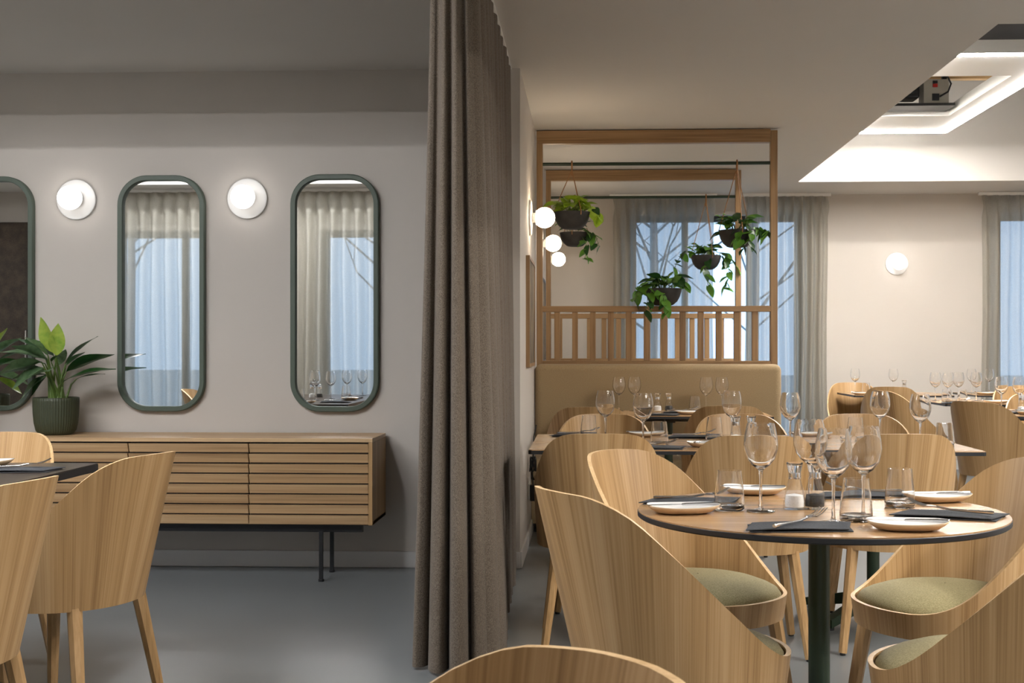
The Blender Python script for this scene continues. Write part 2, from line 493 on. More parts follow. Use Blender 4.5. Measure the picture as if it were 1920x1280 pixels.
# projector lift seen through the hatch
t = thing('projector_lift', 'black projector on a steel lift plate in the ceiling opening', 'projector', (2.45, 9.55, 2.93))
MB().box(-.26, .26, -.12, .12, 0, .02).build('lift_plate', M['black'], t)
MB().box(-.25, .02, -.06, .12, .07, .40).build('projector_body', M['black'], t, bevel=.015)
MB().box(-.20, -.02, -.09, -.058, .10, .28).build('projector_front', M['frame_dark'], t, bevel=.005)
cb = MB().box(.05, .235, -.05, .10, .02, .21).build('control_box', M['cream_metal'], t, bevel=.003)
MB().box(.115, .15, -.056, -.049, .15, .175).build('switch', M['red'], cb)
MB().box(.115, .15, -.056, -.049, .178, .198).build('socket', M['black'], cb)
MB().box(.11, .16, -.062, -.049, .05, .10).build('plug', M['black'], cb)
MB().box(.20, .235, .0, .03, .21, .68).build('pole', M['black'], t)
MB().tube([(.03,-.02,.22),(.07,-.05,.27),(.14,-.06,.285),(.21,-.06,.25),(.245,-.07,.17),(.22,-.08,.11),(.16,-.07,.075)], .007, 8).build('cable', M['black'], t, smooth=True)
tag(MB().box(1.835, 4.745, 10.25, 10.33, 3.30, 3.39).build('timber_joist', M['joist']), 'pale timber joist glimpsed through the ceiling opening above the projector', 'joist')

# ------------------------------------------------------------------ mirrors
def rr(w, h, r, n=10):
    pts = []
    for (cx, cz, a0) in ((w/2-r, h/2-r, 0), (-w/2+r, h/2-r, 90), (-w/2+r, -h/2+r, 180), (w/2-r, -h/2+r, 270)):
        for k in range(n+1):
            a = R(a0 + 90*k/n); pts.append((cx + r*math.cos(a), cz + r*math.sin(a)))
    return pts
def make_mirror():
    t = thing('wall_mirror', '', 'mirror')
    W, Hh, fw, d = .462, 1.232, .027, .034
    o = rr(W, Hh, .155); i = rr(W-2*fw, Hh-2*fw, .155-fw); n = len(o)
    rows = [[(x, 0, z) for x, z in o], [(x, -d+.004, z) for x, z in o], [(x*(W-.008)/W, -d, z*(Hh-.008)/Hh) for x, z in o],
            [(x*1.008, -d, z*1.004) for x, z in i], [(x, -d+.004, z) for x, z in i], [(x, -.008, z) for x, z in i]]
    MB().surf([list(reversed(r)) for r in rows], closed=True).build('mirror_frame', M['green_frame'], t, smooth=True)
    g = MB(); g.add([(x, -.010, z) for x, z in i], [tuple(range(n))]); g.build('mirror_glass', M['mirror'], t)
    return t
MIR = Kind(make_mirror)
for x, l in ((-3.137, 'pill-shaped green framed mirror cut off by the photo edge behind the plant'),
             (-2.225, 'pill-shaped green framed mirror hanging between the two white wall lamps'),
             (-1.312, 'pill-shaped green framed mirror nearest the brown divider curtain')):
    MIR.put(l, (x, YM, 1.4245))

# ------------------------------------------------------------------ wall lamps
def make_lamp(gm='globe'):
    t = thing('wall_lamp', '', 'wall lamp')
    def rot(mb): mb.v = [(x, -z, y) for x, y, z in mb.v]; return mb
    rot(MB().lathe([(.001,.0),(.104,0),(.106,.004),(.104,.012),(.098,.015),(.001,.016)], 40)).build('wall_plate', M['lamp_white'], t, smooth=True)
    rot(MB().lathe([(.03,.015),(.03,.035),(.045,.042)], 28)).build('lamp_holder', M['lamp_white'], t, smooth=True)
    rot(MB().sphere(.062, (0,0,.092), 28, 16)).build('globe', M[gm], t, smooth='all')
    return t
LAMP = Kind(lambda: make_lamp('globe_soft')); LAMPW = Kind(make_lamp)
for x, l in ((-2.683, 'white globe wall lamp between the plant and the middle mirror'),
             (-1.775, 'white globe wall lamp between two full green framed mirrors')):
    LAMP.put(l, (x, YM, 1.918))
LAMP.put('small lit globe wall lamp on the far wall between the window curtains', (2.90, YB, 1.93))
for y, l in ((7.54, 'largest glowing globe lamp on the side wall, beside the lime hanging plant'),
             (9.39, 'middle glowing globe lamp on the side wall behind the first oak screen'),
             (11.09, 'smallest glowing globe lamp on the side wall, beyond the second oak screen')):
    LAMPW.put(l, (XS, y, 1.92), R(90))

# ------------------------------------------------------------------ sideboard
t = thing('sideboard', 'long oak sideboard with slatted louvre doors under the mirrors', 'sideboard', (0,0,0))
sx0, sx1, sy0, sy1, sz0, sz1 = -3.47, -1.045, 6.075, 6.475, .277, .70
MB().box(sx0, sx1, sy0, sy1, sz1-.02, sz1).build('top_panel', M['oak_x'], t, bevel=.002)
MB().box(sx0, sx1, sy0+.02, sy1, sz0, sz0+.018).build('bottom_panel', M['oak_x'], t)
for x in (sx0, sx1-.02):
    MB().box(x, x+.02, sy0, sy1, sz0, sz1-.0205).build('side_panel', M['oak_leg'], t, bevel=.002)
MB().box(sx0+.02, sx1-.02, sy1-.012, sy1-.002, sz0+.018, sz1-.02).build('back_panel', M['oak_x'], t)
dx = [sx1-.02, -1.656, -2.254, -2.852, sx0+.02]
slat_h = (sz1-.024-sz0)/8
for i in range(4):
    b, a = dx[i]-.003, dx[i+1]+.003
    d = MB().box(a, b, sy0+.03, sy0+.045, sz0+.004, sz1-.024).build('door', M['black'], t)
    for k in range(8):
        z = sz0 + .002 + k*slat_h
        mb = MB()
        h0, h1 = z+.0015, z+slat_h-.006
        # louvre: thicker at the top edge
        mb.add([(a,sy0+.016,h0),(b,sy0+.016,h0),(b,sy0+.03,h0),(a,sy0+.03,h0),(a,sy0+.002,h1),(b,sy0+.002,h1),(b,sy0+.03,h1),(a,sy0+.03,h1)],
               [(0,3,2,1),(4,5,6,7),(0,1,5,4),(1,2,6,5),(2,3,7,6),(3,0,4,7)])
        mb.build('slat', M['oak_x'], d)
MB().box(sx0+.06, sx1-.06, sy0+.06, sy0+.09, sz0-.042, sz0).build('base_rail', M['black'], t)
MB().box(sx0+.06, sx1-.06, sy1-.10, sy1-.07, sz0-.042, sz0).build('base_rail', M['black'], t)
for x in (-1.30, -3.2):
    for y in (6.02, 6.35):
        y = 6.092 if y < 6.1 else y
        MB().box(x-.009, x+.009, y-.009, y+.009, .012, sz0-.03).build('leg', M['black'], t)
        MB().lathe([(.001,0),(.014,0),(.014,.012),(.001,.012)], 12, x, y).build('foot', M['black'], t)

# ------------------------------------------------------------------ chairs
def chair_g(ph):
    T = [1, .996, .975, .875, .675, .465, .28, .135, .042, .004, 0, 0, 0, 0]
    p = math.degrees(abs(ph))/15; i = min(int(p), 11); f = p-i
    a, b, c, d = T[abs(i-1)], T[i], T[i+1], T[i+2]
    return b + .5*f*(c-a + f*(2*a-5*b+4*c-d + f*(3*(b-c)+d-a)))
def make_chair():
    t = thing('tub_chair', '', 'chair')
    NP, NZ = 72, 11
    zb, zf, zt = .385, .452, .83
    def plan(ph, off):
        # ph = 0 at the back (-y), pi at the front
        s, c = math.sin(ph), math.cos(ph)
        e = 2.12
        r = 1/((abs(s)/.238)**e + (abs(c)/.245)**e)**(1/e)
        return (r+off)*s, -(r+off)*c
    def P(ph, z, off):
        # the back leans well backwards, the sides flare only a little
        x, y = plan(ph, off); c = math.cos(ph); dz = z-.43
        fy = -.255*max(0, c)**.9 if c > 0 else .16*(-c)
        return (x + math.sin(ph)*.065*dz, y + fy*dz, z)
    outer, inner, rim = [], [], []
    for i in range(NZ+1):
        f = i/NZ
        ro, ri = [], []
        for k in range(NP):
            ph = -PI + 2*PI*k/NP
            top = zf + (zt-zf)*chair_g(ph)
            z = zb + (top-zb)*f
            ro.append(P(ph, z, 0)); ri.append(P(ph, z, -.011))
        outer.append(ro); inner.append(list(ri))
    MB().surf([list(reversed(r)) for r in outer], closed=True).surf([[p for p in reversed(r)] for r in reversed(inner)], closed=True).build('shell', M['oak'], t, smooth='all')
    sh = t.children[-1].data
    uv = sh.uv_layers.new(name='grain')
    for lp in sh.loops:
        v = sh.vertices[lp.vertex_index].co
        uv.data[lp.index].uv = (math.atan2(v.x, -v.y)*.25, v.z)
    MB().surf([list(reversed(outer[-1])), list(reversed(inner[-1]))], closed=True).surf([list(reversed(inner[0])), list(reversed(outer[0]))], closed=True).build('shell_edge', M['oak_edge'], t)
    # seat pan
    n = NP
    mb = MB(); mb.add([P(-PI+2*PI*k/NP, zb+.004, -.006) for k in range(NP)], [tuple(range(n))])
    mb.build('seat_base', M['oak_leg'], t)
    rows = []
    for (s, z) in ((.93,.415),(1.0,.428),(1.0,.446),(.96,.460),(.88,.470),(.7,.485),(.45,.493),(.2,.496),(.01,.497)):
        rows.append([(lambda p: (p[0]*s, p[1]*s, z))(P(PI-2*PI*k/NP, .44, -.014)) for k in range(NP)])
    MB().surf(rows, closed=True).build('seat_cushion', M['olive'], t, smooth='all')
    for sx in (-1, 1):
        for sy, yy, yb in ((-1, -.155, -.215), (1, .150, .195)):
            lg = MB(); a = Vector((sx*.155, yy, .392)); b = Vector((sx*.205, yb, .008))
            lg.tube([a, a.lerp(b, .5), b], [.0225, .0195, .0155], 8)
            l = lg.build('leg', M['oak_leg'], t, smooth=True)
            MB().lathe([(.001,0),(.011,0),(.011,.012),(.001,.012)], 12, b.x, b.y).build('glide', M['black'], l)
    return t
CHAIR = Kind(make_chair)
def chair(label, back, face_deg, group=None):
    """back = where the middle of the back's top edge is (x, y); face_deg = direction the sitter looks, 0 = +x, 90 = +y"""
    d = Vector((math.cos(R(face_deg)), math.sin(R(face_deg))))
    c = Vector(back) + d*.335
    return CHAIR.put(label, (c.x, c.y, 0), R(face_deg-90), group=group)
RT = Vector((.562, 3.09))
g = 'chairs around the round table'
chair('oak tub chair at the round table, its back toward the divider curtain', (-.085, 2.76), 27, g)
chair('oak tub chair behind the round table on the banquette side, olive seat showing', (.065, 3.835), 318, g)
chair('oak tub chair behind the round table, on the window side', (1.30, 3.58), 195, g)
chair('oak tub chair in front of the round table, cut off by the lower corner', (1.13, 2.56), 143, g)
chair('oak tub chair closest to the camera, only its rounded top edge in view', (.03, 1.262), 224)
g = 'chairs at the dark table'
chair('oak tub chair at the dark table, cut off by the photo edge', (-1.30, 2.93), 172, g)
chair('oak tub chair standing whole between dark table and slatted sideboard', (-1.262, 3.66), 166, g)
chair('oak tub chair at the head of the dark table under the potted plant', (-2.13, 4.56), 272, g)
chair('oak tub chair across the dark table, first from the sideboard, seen in the mirror', (-3.04, 3.62), 0, g)
chair('oak tub chair across the dark table, second from the sideboard, seen in the mirror', (-3.04, 2.9), 4, g)
g = 'chairs at the long middle table'
chair('oak tub chair, back to us at the middle table, next to the side wall', (.045, 4.56), 91, g)
chair('oak tub chair with its back to us at the middle of the long table', (.60, 4.50), 90, g)
chair('oak tub chair with its back to us at the long table, on the window side', (1.15, 4.60), 90, g)
chair('oak tub chair facing us across the middle table, next to the side wall', (.075, 5.93), 270, g)
chair('oak tub chair facing us across the middle table, in front of the bench end', (.70, 5.98), 272, g)
chair('oak tub chair facing us across the middle table, seen behind the glass cluster', (1.27, 6.0), 268, g)
g = 'chairs facing the banquette bench'
chair('oak tub chair drawn up to the bench table on the side wall half', (.015, 6.62), 90, g)
chair('oak tub chair drawn up to the bench table near the bench end', (.76, 6.80), 88, g)
g = 'chairs at the far tables'
chair('dark-looking oak tub chair turned away, beside the far table with the green post', (2.22, 7.42), 42, g)
chair('oak tub chair facing us by the far curtain and wall', (2.36, 11.45), 268, g)
chair('oak tub chair with its back to us at the table by the far wall', (2.42, 10.20), 75, g)
chair('pale oak tub chair turned to the window-side tables, in front of the far wall', (2.12, 9.3), 15, g)
chair('oak tub chair facing us behind the far glasses', (3.45, 10.35), 268, g)
chair('oak tub chair facing us behind the glasses by the second window curtain', (3.05, 8.75), 262, g)

# ------------------------------------------------------------------ tables
def pedestal(t, x, y, post=.026, foot=.33, rot=45, mat='green_metal'):
    MB().lathe([(.001,.10),(post,.10),(post,TOP-.05),(.001,TOP-.05)], 20, x, y).build('column', M[mat], t, smooth=True)
    MB().box(x-.16, x+.16, y-.03, y+.03, TOP-.05, TOP-.022).box(x-.03, x+.03, y-.16, y-.0301, TOP-.05, TOP-.022).box(x-.03, x+.03, y+.0301, y+.16, TOP-.05, TOP-.022).build('bracket', M['black'], t)
    for k in range(4):
        a = R(rot+90*k); d = Vector((math.cos(a), math.sin(a), 0)); n = Vector((-d.y, d.x, 0))*.02
        c = Vector((x, y, 0))
        p0, p1 = c, c + d*foot
        vs = []
        for (p, za, zb) in ((p0, .07, .13), (p1, .012, .045)):
            for s in (-1, 1):
                vs += [p + n*s + Vector((0,0,za)), p + n*s + Vector((0,0,zb))]
        f = MB().add(vs, [(0,1,5,4),(2,6,7,3),(1,3,7,5),(0,4,6,2),(0,2,3,1),(4,5,7,6)]).build('foot', M[mat], t)
        MB().lathe([(.001,0),(.016,0),(.016,.013),(.001,.013)], 10, p1.x-d.x*.02, p1.y-d.y*.02).build('glide', M['black'], f)
def rect_table(label, x0, x1, y0, y1, posts, top='top', cols='green_metal', thick=.014):
    t = thing('dining_table', label, 'table')
    c = .012
    def poly(i): return [(x0+c+i,y0+i),(x1-c-i,y0+i),(x1-i,y0+c+i),(x1-i,y1-c-i),(x1-c-i,y1-i),(x0+c+i,y1-i),(x0+i,y1-c-i),(x0+i,y0+c+i)]
    MB().prism(poly(.0015), TOP-.003, TOP).build('tabletop', M[top], t)
    MB().prism(poly(0), TOP-.003-thick, TOP-.0031).build('table_edge', M['black_edge'], t)
    for (x, y) in posts: pedestal(t, x, y, mat=cols)
    return t
t = thing('round_table', 'round oak topped table with dark rim on a green post, laid for four', 'table')
MB().lathe([(.001,TOP-.003),(.4385,TOP-.003),(.4385,TOP),(.001,TOP)], 96, RT.x, RT.y).build('tabletop', M['top'], t, smooth=True)
MB().lathe([(.001,TOP-.017),(.436,TOP-.017),(.44,TOP-.014),(.44,TOP-.0045),(.4385,TOP-.0031),(.001,TOP-.0031)], 96, RT.x, RT.y).build('table_edge', M['black_edge'], t, smooth=True)
pedestal(t, RT.x, RT.y, rot=30)
rect_table('long oak topped middle table with dark edge, running out from the side wall', -.23, 1.52, 4.87, 5.76, [(.22, 5.32), (1.2, 5.36)])
rect_table('oak topped table drawn up to the banquette bench', -.10, 1.075, 7.32, 8.02, [(.49, 7.67)])
rect_table('dark-stained table with thick edge in front of the sideboard', -2.60, -1.675, 2.35, 4.25, [(-2.14, 2.8), (-2.14, 3.8)], top='top_dark', cols='black', thick=.024)
rect_table('small far table between the curtain chair and the far wall', 2.22, 3.05, 10.62, 11.35, [(2.65, 10.99)])
rect_table('far table with glasses behind the dark-looking turned chair', 2.52, 3.5, 9.0, 9.75, [(3.0, 9.4)])
rect_table('far table with green post cut off by the photo edge', 2.46, 3.4, 7.42, 8.25, [(2.78, 7.85), (3.2, 7.85)])
rect_table('far table in front of the second window curtain', 3.25, 4.2, 10.7, 11.4, [(3.7, 11.05)])

# ------------------------------------------------------------------ banquette bench
t = thing('banquette_bench', 'beige upholstered banquette bench against the slatted oak screen', 'bench')
def rbox(x0, x1, y0, y1, z0, z1, r, name, mat, par):
    mb = MB().box(x0, x1, y0, y1, z0, z1)
    o = mb.build(name, M[mat], par)
    b = o.modifiers.new('bevel', 'BEVEL'); b.width = r; b.segments = 5; b.limit_method = 'NONE'
    for p in o.data.polygons: p.use_smooth = True
    return o
rbox(XS+.004, 1.255, 8.20, 8.315, .42, 1.035, .045, 'backrest', 'bench', t)
rbox(XS+.004, 1.255, 7.70, 8.195, .33, .46, .035, 'seat', 'bench', t)
MB().box(XS+.004, 1.25, 7.74, 8.31, .06, .328).build('bench_front', M['bench'], t)
MB().box(XS+.02, 1.23, 7.80, 8.28, .0, .06).build('plinth', M['black'], t)

# ------------------------------------------------------------------ slatted oak screens
def screen(label, y, x0, x1, slats_x):
    t = thing('oak_screen', label, 'screen')
    d = .06
    zt = CEIL-.002
    MB().box(x0, x0+.04, y, y+d, 0, zt-.09).build('post', M['oak_frame'], t, bevel=.002)
    MB().box(x1-.045, x1, y, y+d, 0, zt-.012).build('post', M['oak_frame'], t, bevel=.002)
    MB().box(x0, x1-.0455, y, y+d, zt-.0895, zt-.004).build('head_beam', M['oak_frame_x'], t, bevel=.002)
    MB().box(x0+.0405, x1-.0455, y, y+d, 1.378, 1.417).build('rail', M['oak_frame_x'], t, bevel=.002)
    MB().box(x0+.0405, x1-.0455, y, y+d, 1.02, 1.055).build('rail', M['oak_frame_x'], t, bevel=.002)
    for x in slats_x:
        MB().box(x-.019, x+.019, y+.008, y+d-.008, 1.0555, 1.3775).build('slat', M['oak_frame'], t, bevel=.0015)
    MB().tube([(x0+.04, y+.03, 2.36), (x1-.045, y+.03, 2.36)], .0115, 12).build('hanging_rod', M['green_metal'], t, smooth=True)
    return t
sl = [-.203 + .1186*k for k in range(12)]
screen('tall oak screen with slats directly behind the beige bench', 8.34, XS+.011, 1.247, sl)
sl2 = [-.225 + .1186*k for k in range(12)]
screen('second oak screen further back, seen through the first', 10.2, XS+.011, 1.235, sl2)

# ------------------------------------------------------------------ curtains
def window_curtain(label, x0, x1, y, n, seed, amp=.042, zlow=.02):
    rnd = random.Random(seed)
    t = thing('window_curtain', label, 'curtain', group='semi-sheer window curtains')
    zt = CEIL-.03
    ph = [rnd.uniform(-.25,.25) for _ in range(n+2)]; am = [rnd.uniform(.7,1.25) for _ in range(n+2)]
    NU = n*14; zs = [zt, zt-.04, zt-.09, zt-.13, zt-.2, zt-.35, zt-.6, 1.4, .9, .5, zlow]
    rows = []
    for z in zs:
        dz = zt - z
        pinch = max(0, 1-abs(dz-.10)/.10)
        row = []
        for i in range(NU+1):
            u = i/NU*n; k = int(min(u, n-1)); fr = u-k
            w = am[k]*(1-fr) + am[k+1]*fr
            A = amp*w*(.55 + .45*min(1, dz/.45))*(1-.35*pinch)
            c = math.sin(2*PI*(u + .12*ph[k]*min(1, dz)))
            s = math.copysign(abs(c)**.75, c)
            # pinch pleat: squeeze towards the middle of every fold below the heading
            xx = x0 + (x1-x0)*i/NU
            xx += pinch*.018*math.sin(2*PI*(u+.25))
            yy = y - A*s - pinch*.012*max(0, c)
            row.append((xx + .012*math.sin(dz*2.1+k)*min(1, dz), yy, z))
        rows.append(row)
    o = MB().surf(rows).build('fabric', M['sheer'], t, smooth='all')
    MB().box(x0-.03, x1+.03, y-.012, y+.012, zt+.001, CEIL-.002).build('curtain_track', M['white'], t)
    return t
window_curtain('semi-sheer curtain panel behind the hanging plants, next to the side wall', .235, 1.18, YB-.12, 10, 3)
window_curtain('semi-sheer curtain panel between the oak screen post and the far wall lamp', 1.47, 2.235, YB-.12, 9, 4)
window_curtain('semi-sheer curtain cut off by the photo edge at the second window', 3.65, 4.9, YB-.12, 12, 5)
window_curtain('semi-sheer curtain filling the mirror between the two wall lamps', -5.1, -2.95, YL+.14, 18, 6, .05)
window_curtain('semi-sheer curtain reflected in the mirror nearest the divider curtain', -2.72, -1.15, YL+.14, 14, 7, .05)
window_curtain('semi-sheer curtain behind the camera, right of the divider curtain', .85, 3.35, YN+.14, 20, 8, .05)

def divider_curtain():
    t = thing('divider_curtain', 'heavy brown melange floor-length curtain dividing the room', 'curtain')
    rnd = random.Random(11)
    n1, n2 = 11, 3.5
    am = [rnd.uniform(.7, 1.25) for _ in range(20)]; jit = [rnd.uniform(-.18, .18) for _ in range(20)]
    N1, N2 = 150, 56
    zs = [CEIL-.012, CEIL-.08] + [CEIL*(1-k/14) for k in range(1, 14)] + [.012]
    rows = []
    for z in zs:
        f = 1 - z/CEIL
        row = []
        for i in range(N1+1):            # the flank, from the wall towards the camera
            u = i/N1; k = u*n1; j = int(k); fr = k-j
            w = am[j]*(1-fr)+am[j+1]*fr; ji = jit[j]*(1-fr)+jit[j+1]*fr
            c = math.sin(2*PI*(k+ji*f)); c = math.copysign(abs(c)**.7, c)
            A = (.026+.036*f*(.4+.6*u))*w*min(1, (1-u)*n1*1.5+.15)
            x = -.418+.006*u + .055*f*(.3+.7*u) + A*c
            y = 6.45 - (6.45-4.40)*(1-(1-u)**1.08) + .016*math.cos(2*PI*k)*(1+f)
            row.append((x, y, z))
        x0, y0, _ = row[-1]
        xl = -.555 - .07*f**1.2
        for i in range(1, N2+1):         # the front, turned across towards the mirrors
            u = i/N2; k = u*n2; j = int(k); fr = k-j
            w = am[12+j]*(1-fr)+am[13+j]*fr
            c = math.sin(2*PI*k+.4*f*jit[12+j]); c = math.copysign(abs(c)**.75, c)
            A = (.010+.034*f)*w*min(1, u*8)
            x = x0 + (xl-x0)*u + .012*math.cos(2*PI*k)*f*min(1, u*8)*min(1, (1-u)*8)
            y = y0 - .05*math.sin(PI*min(1, u*1.1))*(.5+f) + .03*u*u - A*c
            row.append((x, y, z))
        rows.append(row)
    MB().surf(rows).build('fabric', M['divider'], t, smooth='all')
    MB().box(-.47, -.39, 4.3, 6.48, CEIL-.010, CEIL-.001).build('curtain_track', M['white'], t)
divider_curtain()

# ------------------------------------------------------------------ tableware
GH = .213
def make_wine():
    t = thing('wine_glass', '', 'wine glass')
    zb = .102
    bowl_o = [(.0001, zb-.0028), (.0052, zb-.0038), (.009, zb+.001), (.022, zb+.010), (.034, zb+.026), (.0405, zb+.046), (.0415, zb+.058), (.0395, zb+.080), (.0358, zb+.098), (.0325, GH)]
    bowl_i = [(.0313, GH), (.0346, zb+.098), (.0383, zb+.080), (.0403, zb+.058), (.0393, zb+.047), (.0327, zb+.028), (.021, zb+.0135), (.010, zb+.0065), (.0001, zb+.005)]
    MB().lathe(bowl_o + bowl_i, 32).build('bowl', M['glass'], t, smooth=True)
    MB().lathe([(.0001,.0076),(.0062,.0076),(.0042,.018),(.0036,.040),(.0036,.080),(.0052,zb-.004),(.0001,zb-.003)], 16).build('stem', M['glass'], t, smooth=True)
    MB().lathe([(.0001,.0),(.033,.0),(.0345,.0014),(.033,.0026),(.018,.0042),(.0062,.0074),(.0001,.0074)], 32).build('foot', M['glass'], t, smooth=True)
    return t
def make_tumbler():
    t = thing('water_tumbler', '', 'tumbler')
    MB().lathe([(.0001,0),(.034,0),(.0365,.002),(.0372,.006),(.0371,.0125),(.0345,.0135),(.0001,.0120)], 36).build('glass_base', M['glass'], t, smooth=True)
    MB().lathe([(.0348,.0137),(.0371,.0127),(.0365,.024),(.0350,.045),(.0322,.070),(.0290,.0965),(.0277,.0967),(.0308,.070),(.0335,.045),(.0348,.024),(.0348,.0137)], 36).build('glass_wall', M['glass'], t, smooth=True)
    return t
def make_shaker(fill):
    t = thing('%s_shaker' % fill, '', 'shaker')
    MB().lathe([(.0001,0),(.0255,0),(.027,.003),(.0262,.020),(.022,.045),(.0165,.066),(.0150,.074),(.0132,.074),(.0145,.066),(.0198,.045),(.0238,.020),(.0236,.006),(.0001,.005)], 28, fr=lambda r,z,a: r*(1+.02*math.cos(10*a))).build('glass_body', M['thin'], t, smooth=True)
    MB().lathe([(.0001,.0055),(.0230,.0062),(.0232,.018),(.0212,.034),(.0001,.038)], 24).build(fill, M[fill], t, smooth=True)
    MB().lathe([(.0001,.0742),(.0155,.0742),(.0160,.078),(.0152,.090),(.0001,.090)], 24).build('collar', M['chrome'], t, smooth=True)
    MB().lathe([(.0001,.0902),(.0152,.0902),(.0205,.113),(.0190,.114),(.010,.108),(.0001,.108)], 20).build('stopper', M['glass'], t, smooth=True)
    return t
def dish_outline(s, n=44):
    pts = []
    for k in range(n):
        a = 2*PI*k/n; c, d = math.cos(a), math.sin(a)
        e = 2.5
        r = 1/((abs(c)/.088)**e + (abs(d)/.064)**e)**(1/e)
        r *= 1 + .05*math.cos(a) + .03*math.cos(3*a+.5)
        pts.append((r*c*s, r*d*s))
    return pts
def make_plate():
    t = thing('side_plate', '', 'plate')
    ring = lambda s, z: [(x, y, z + .004*(x/.09)**2*(1 if z > .01 else 0)) for x, y in dish_outline(s)]
    MB().surf([ring(.01,0), ring(.55,0), ring(.76,.004), ring(.92,.0105), ring(1.0,.0170), ring(.985,.0182)], closed=True).build('stoneware_body', M['stoneware'], t, smooth='all')
    MB().surf([ring(.985,.0182), ring(.955,.0162), ring(.86,.0110), ring(.70,.0065), ring(.5,.0052), ring(.01,.005)], closed=True).build('glazed_inside', M['glaze'], t, smooth='all')
    return t
def make_knife():
    t = thing('butter_knife', '', 'knife')
    MB().tube([(.0,0,.004),(-.012,0,.0045),(-.05,0,.0042),(-.088,0,.0045),(-.092,0,.0045)], [.0025,.0034,.0040,.0048,.003], 8).build('handle', M['steel'], t, smooth=True)
    prof = [(0,.003),(.03,.008),(.07,.0095),(.088,.006),(.094,0)]
    mb = MB(); pts = [(x, -.004) for x, _ in prof] + [(x, -.004+w*1.5) for x, w in reversed(prof)]
    mb.prism(pts, .0032, .0048); mb.build('blade', M['steel'], t)
    return t
def make_fork():
    t = thing('fork', '', 'fork')
    MB().tube([(-.10,0,.004),(-.095,0,.004),(-.05,0,.0042),(.0,0,.005),(.03,0,.010)], [.0035,.0048,.0036,.0026,.0028], 8).build('handle', M['steel'], t, smooth=True)
    mb = MB()
    mb.add([(.03,-.003,.0085),(.03,.003,.0085),(.042,.012,.010),(.055,.0125,.0095),(.055,-.0125,.0095),(.042,-.012,.010),
            (.03,-.003,.0105),(.03,.003,.0105),(.042,.012,.012),(.055,.0125,.0115),(.055,-.0125,.0115),(.042,-.012,.012)],
           [(5,4,3,2,1,0),(6,7,8,9,10,11)] + [(k,(k+1)%6,6+(k+1)%6,6+k) for k in range(6)])
    for y in (-.0105,-.0035,.0035,.0105):
        mb.tube([(.055,y,.0105),(.075,y,.0150),(.097,y*.95,.0260)], [.0021,.0019,.0011], 6)
    mb.build('tines', M['steel'], t, smooth=True)
    return t
def make_napkin():
    t = thing('napkin', '', 'napkin')
    L2, W2 = .112, .056
    def sheet(zf, sh, name):
        rows_t, rows_b = [], []
        nx, ny = 14, 4
        for i in range(nx+1):
            x = -L2 + 2*L2*i/nx
            rt, rb = [], []
            for j in range(ny+1):
                y = -W2 + 2*W2*j/ny
                xx = x + sh*(y/W2); z = zf(x, y)
                rt.append((xx, y, z+.0022)); rb.append((xx, y, z))
            rows_t.append(rt); rows_b.append(rb)
        loop = []
        mb = MB().surf(rows_t).surf([list(reversed(r)) for r in rows_b])
        mb.surf([[r[0] for r in rows_b], [r[0] for r in rows_t]]).surf([[r[-1] for r in rows_t], [r[-1] for r in rows_b]])
        mb.surf([rows_t[0], rows_b[0]]).surf([rows_b[-1], rows_t[-1]])
        mb.build(name, M['napkin'], t, smooth=True)
    sheet(lambda x, y: .0004 + .0005*(1+math.sin(x*40)), .010, 'lower_fold')
    sheet(lambda x, y: .0042 + .0045*max(0, math.sin((x+L2)*15))**1.0 * (1-abs(y)/W2*.5) + .001, .020, 'upper_fold')
    return t
WINE, TUMB, SALT, PEPP = Kind(make_wine), Kind(make_tumbler), Kind(lambda: make_shaker('salt')), Kind(lambda: make_shaker('pepper'))
PLATE, KNIFE, FORK, NAPK = Kind(make_plate), Kind(make_knife), Kind(make_fork), Kind(make_napkin)
def wine(l, x, y): return WINE.put('wine glass ' + l, (x, y, TOP+.0006))
def tumb(l, x, y): return TUMB.put('water tumbler ' + l, (x, y, TOP+.0006))
def setplate(l, x, y, a, ka=None):
    PLATE.put('small white stoneware plate ' + l, (x, y, TOP), R(a))
    ka = a+8 if ka is None else ka
    o = KNIFE.put('butter knife on the plate ' + l.replace('middle table', 'long table').split(',')[0] + (l.split(',')[1].replace(' next to', ' by') if ',' in l else ''), (x + .012*math.cos(R(ka+90)), y + .012*math.sin(R(ka+90)), TOP+.0178), R(ka))
def setnap(l, x, y, a, fa=None):
    NAPK.put('folded charcoal napkin ' + l, (x, y, TOP), R(a))
    fa = a+15 if fa is None else fa
    FORK.put('fork on the napkin ' + l, (x, y, TOP+.0125), R(fa))
# round table
wine('standing alone at the edge toward the curtain, round table', .417, 3.06)
wine('in front of the other three, round table', .552, 2.86)
wine('of the cluster nearest the window side, round table', .640, 2.955)
wine('at the back of the cluster, behind the pepper shaker, round table', .562, 3.22)
tumb('beside the lone wine glass on the round table', .344, 3.08)
tumb('in front of the wine glass cluster on the round table', .612, 2.905)
tumb('at the window side of the round table', .772, 3.155)
SALT.put('glass salt shaker in the middle of the round table', (.506, 3.11, TOP+.0006))
PEPP.put('glass pepper shaker in the middle of the round table', (.557, 3.12, TOP+.0006))
setplate('at the curtain edge of the round table', .222, 3.03, 8, 192)
setplate('at the near edge of the round table', .688, 2.775, -6, 172)
setplate('at the window-side edge of the round table', .892, 3.285, 12, 190)
setplate('at the far edge of the round table', .440, 3.43, -8, 176)
setnap('at the near edge of the round table', .462, 2.772, 6, 48)
setnap('reaching the rim on the window side of the round table', .845, 2.985, -18, 150)
setnap('at the curtain edge of the round table', .265, 3.215, -6, 10)
setnap('at the far edge of the round table behind the glasses', .73, 3.38, 4, 170)
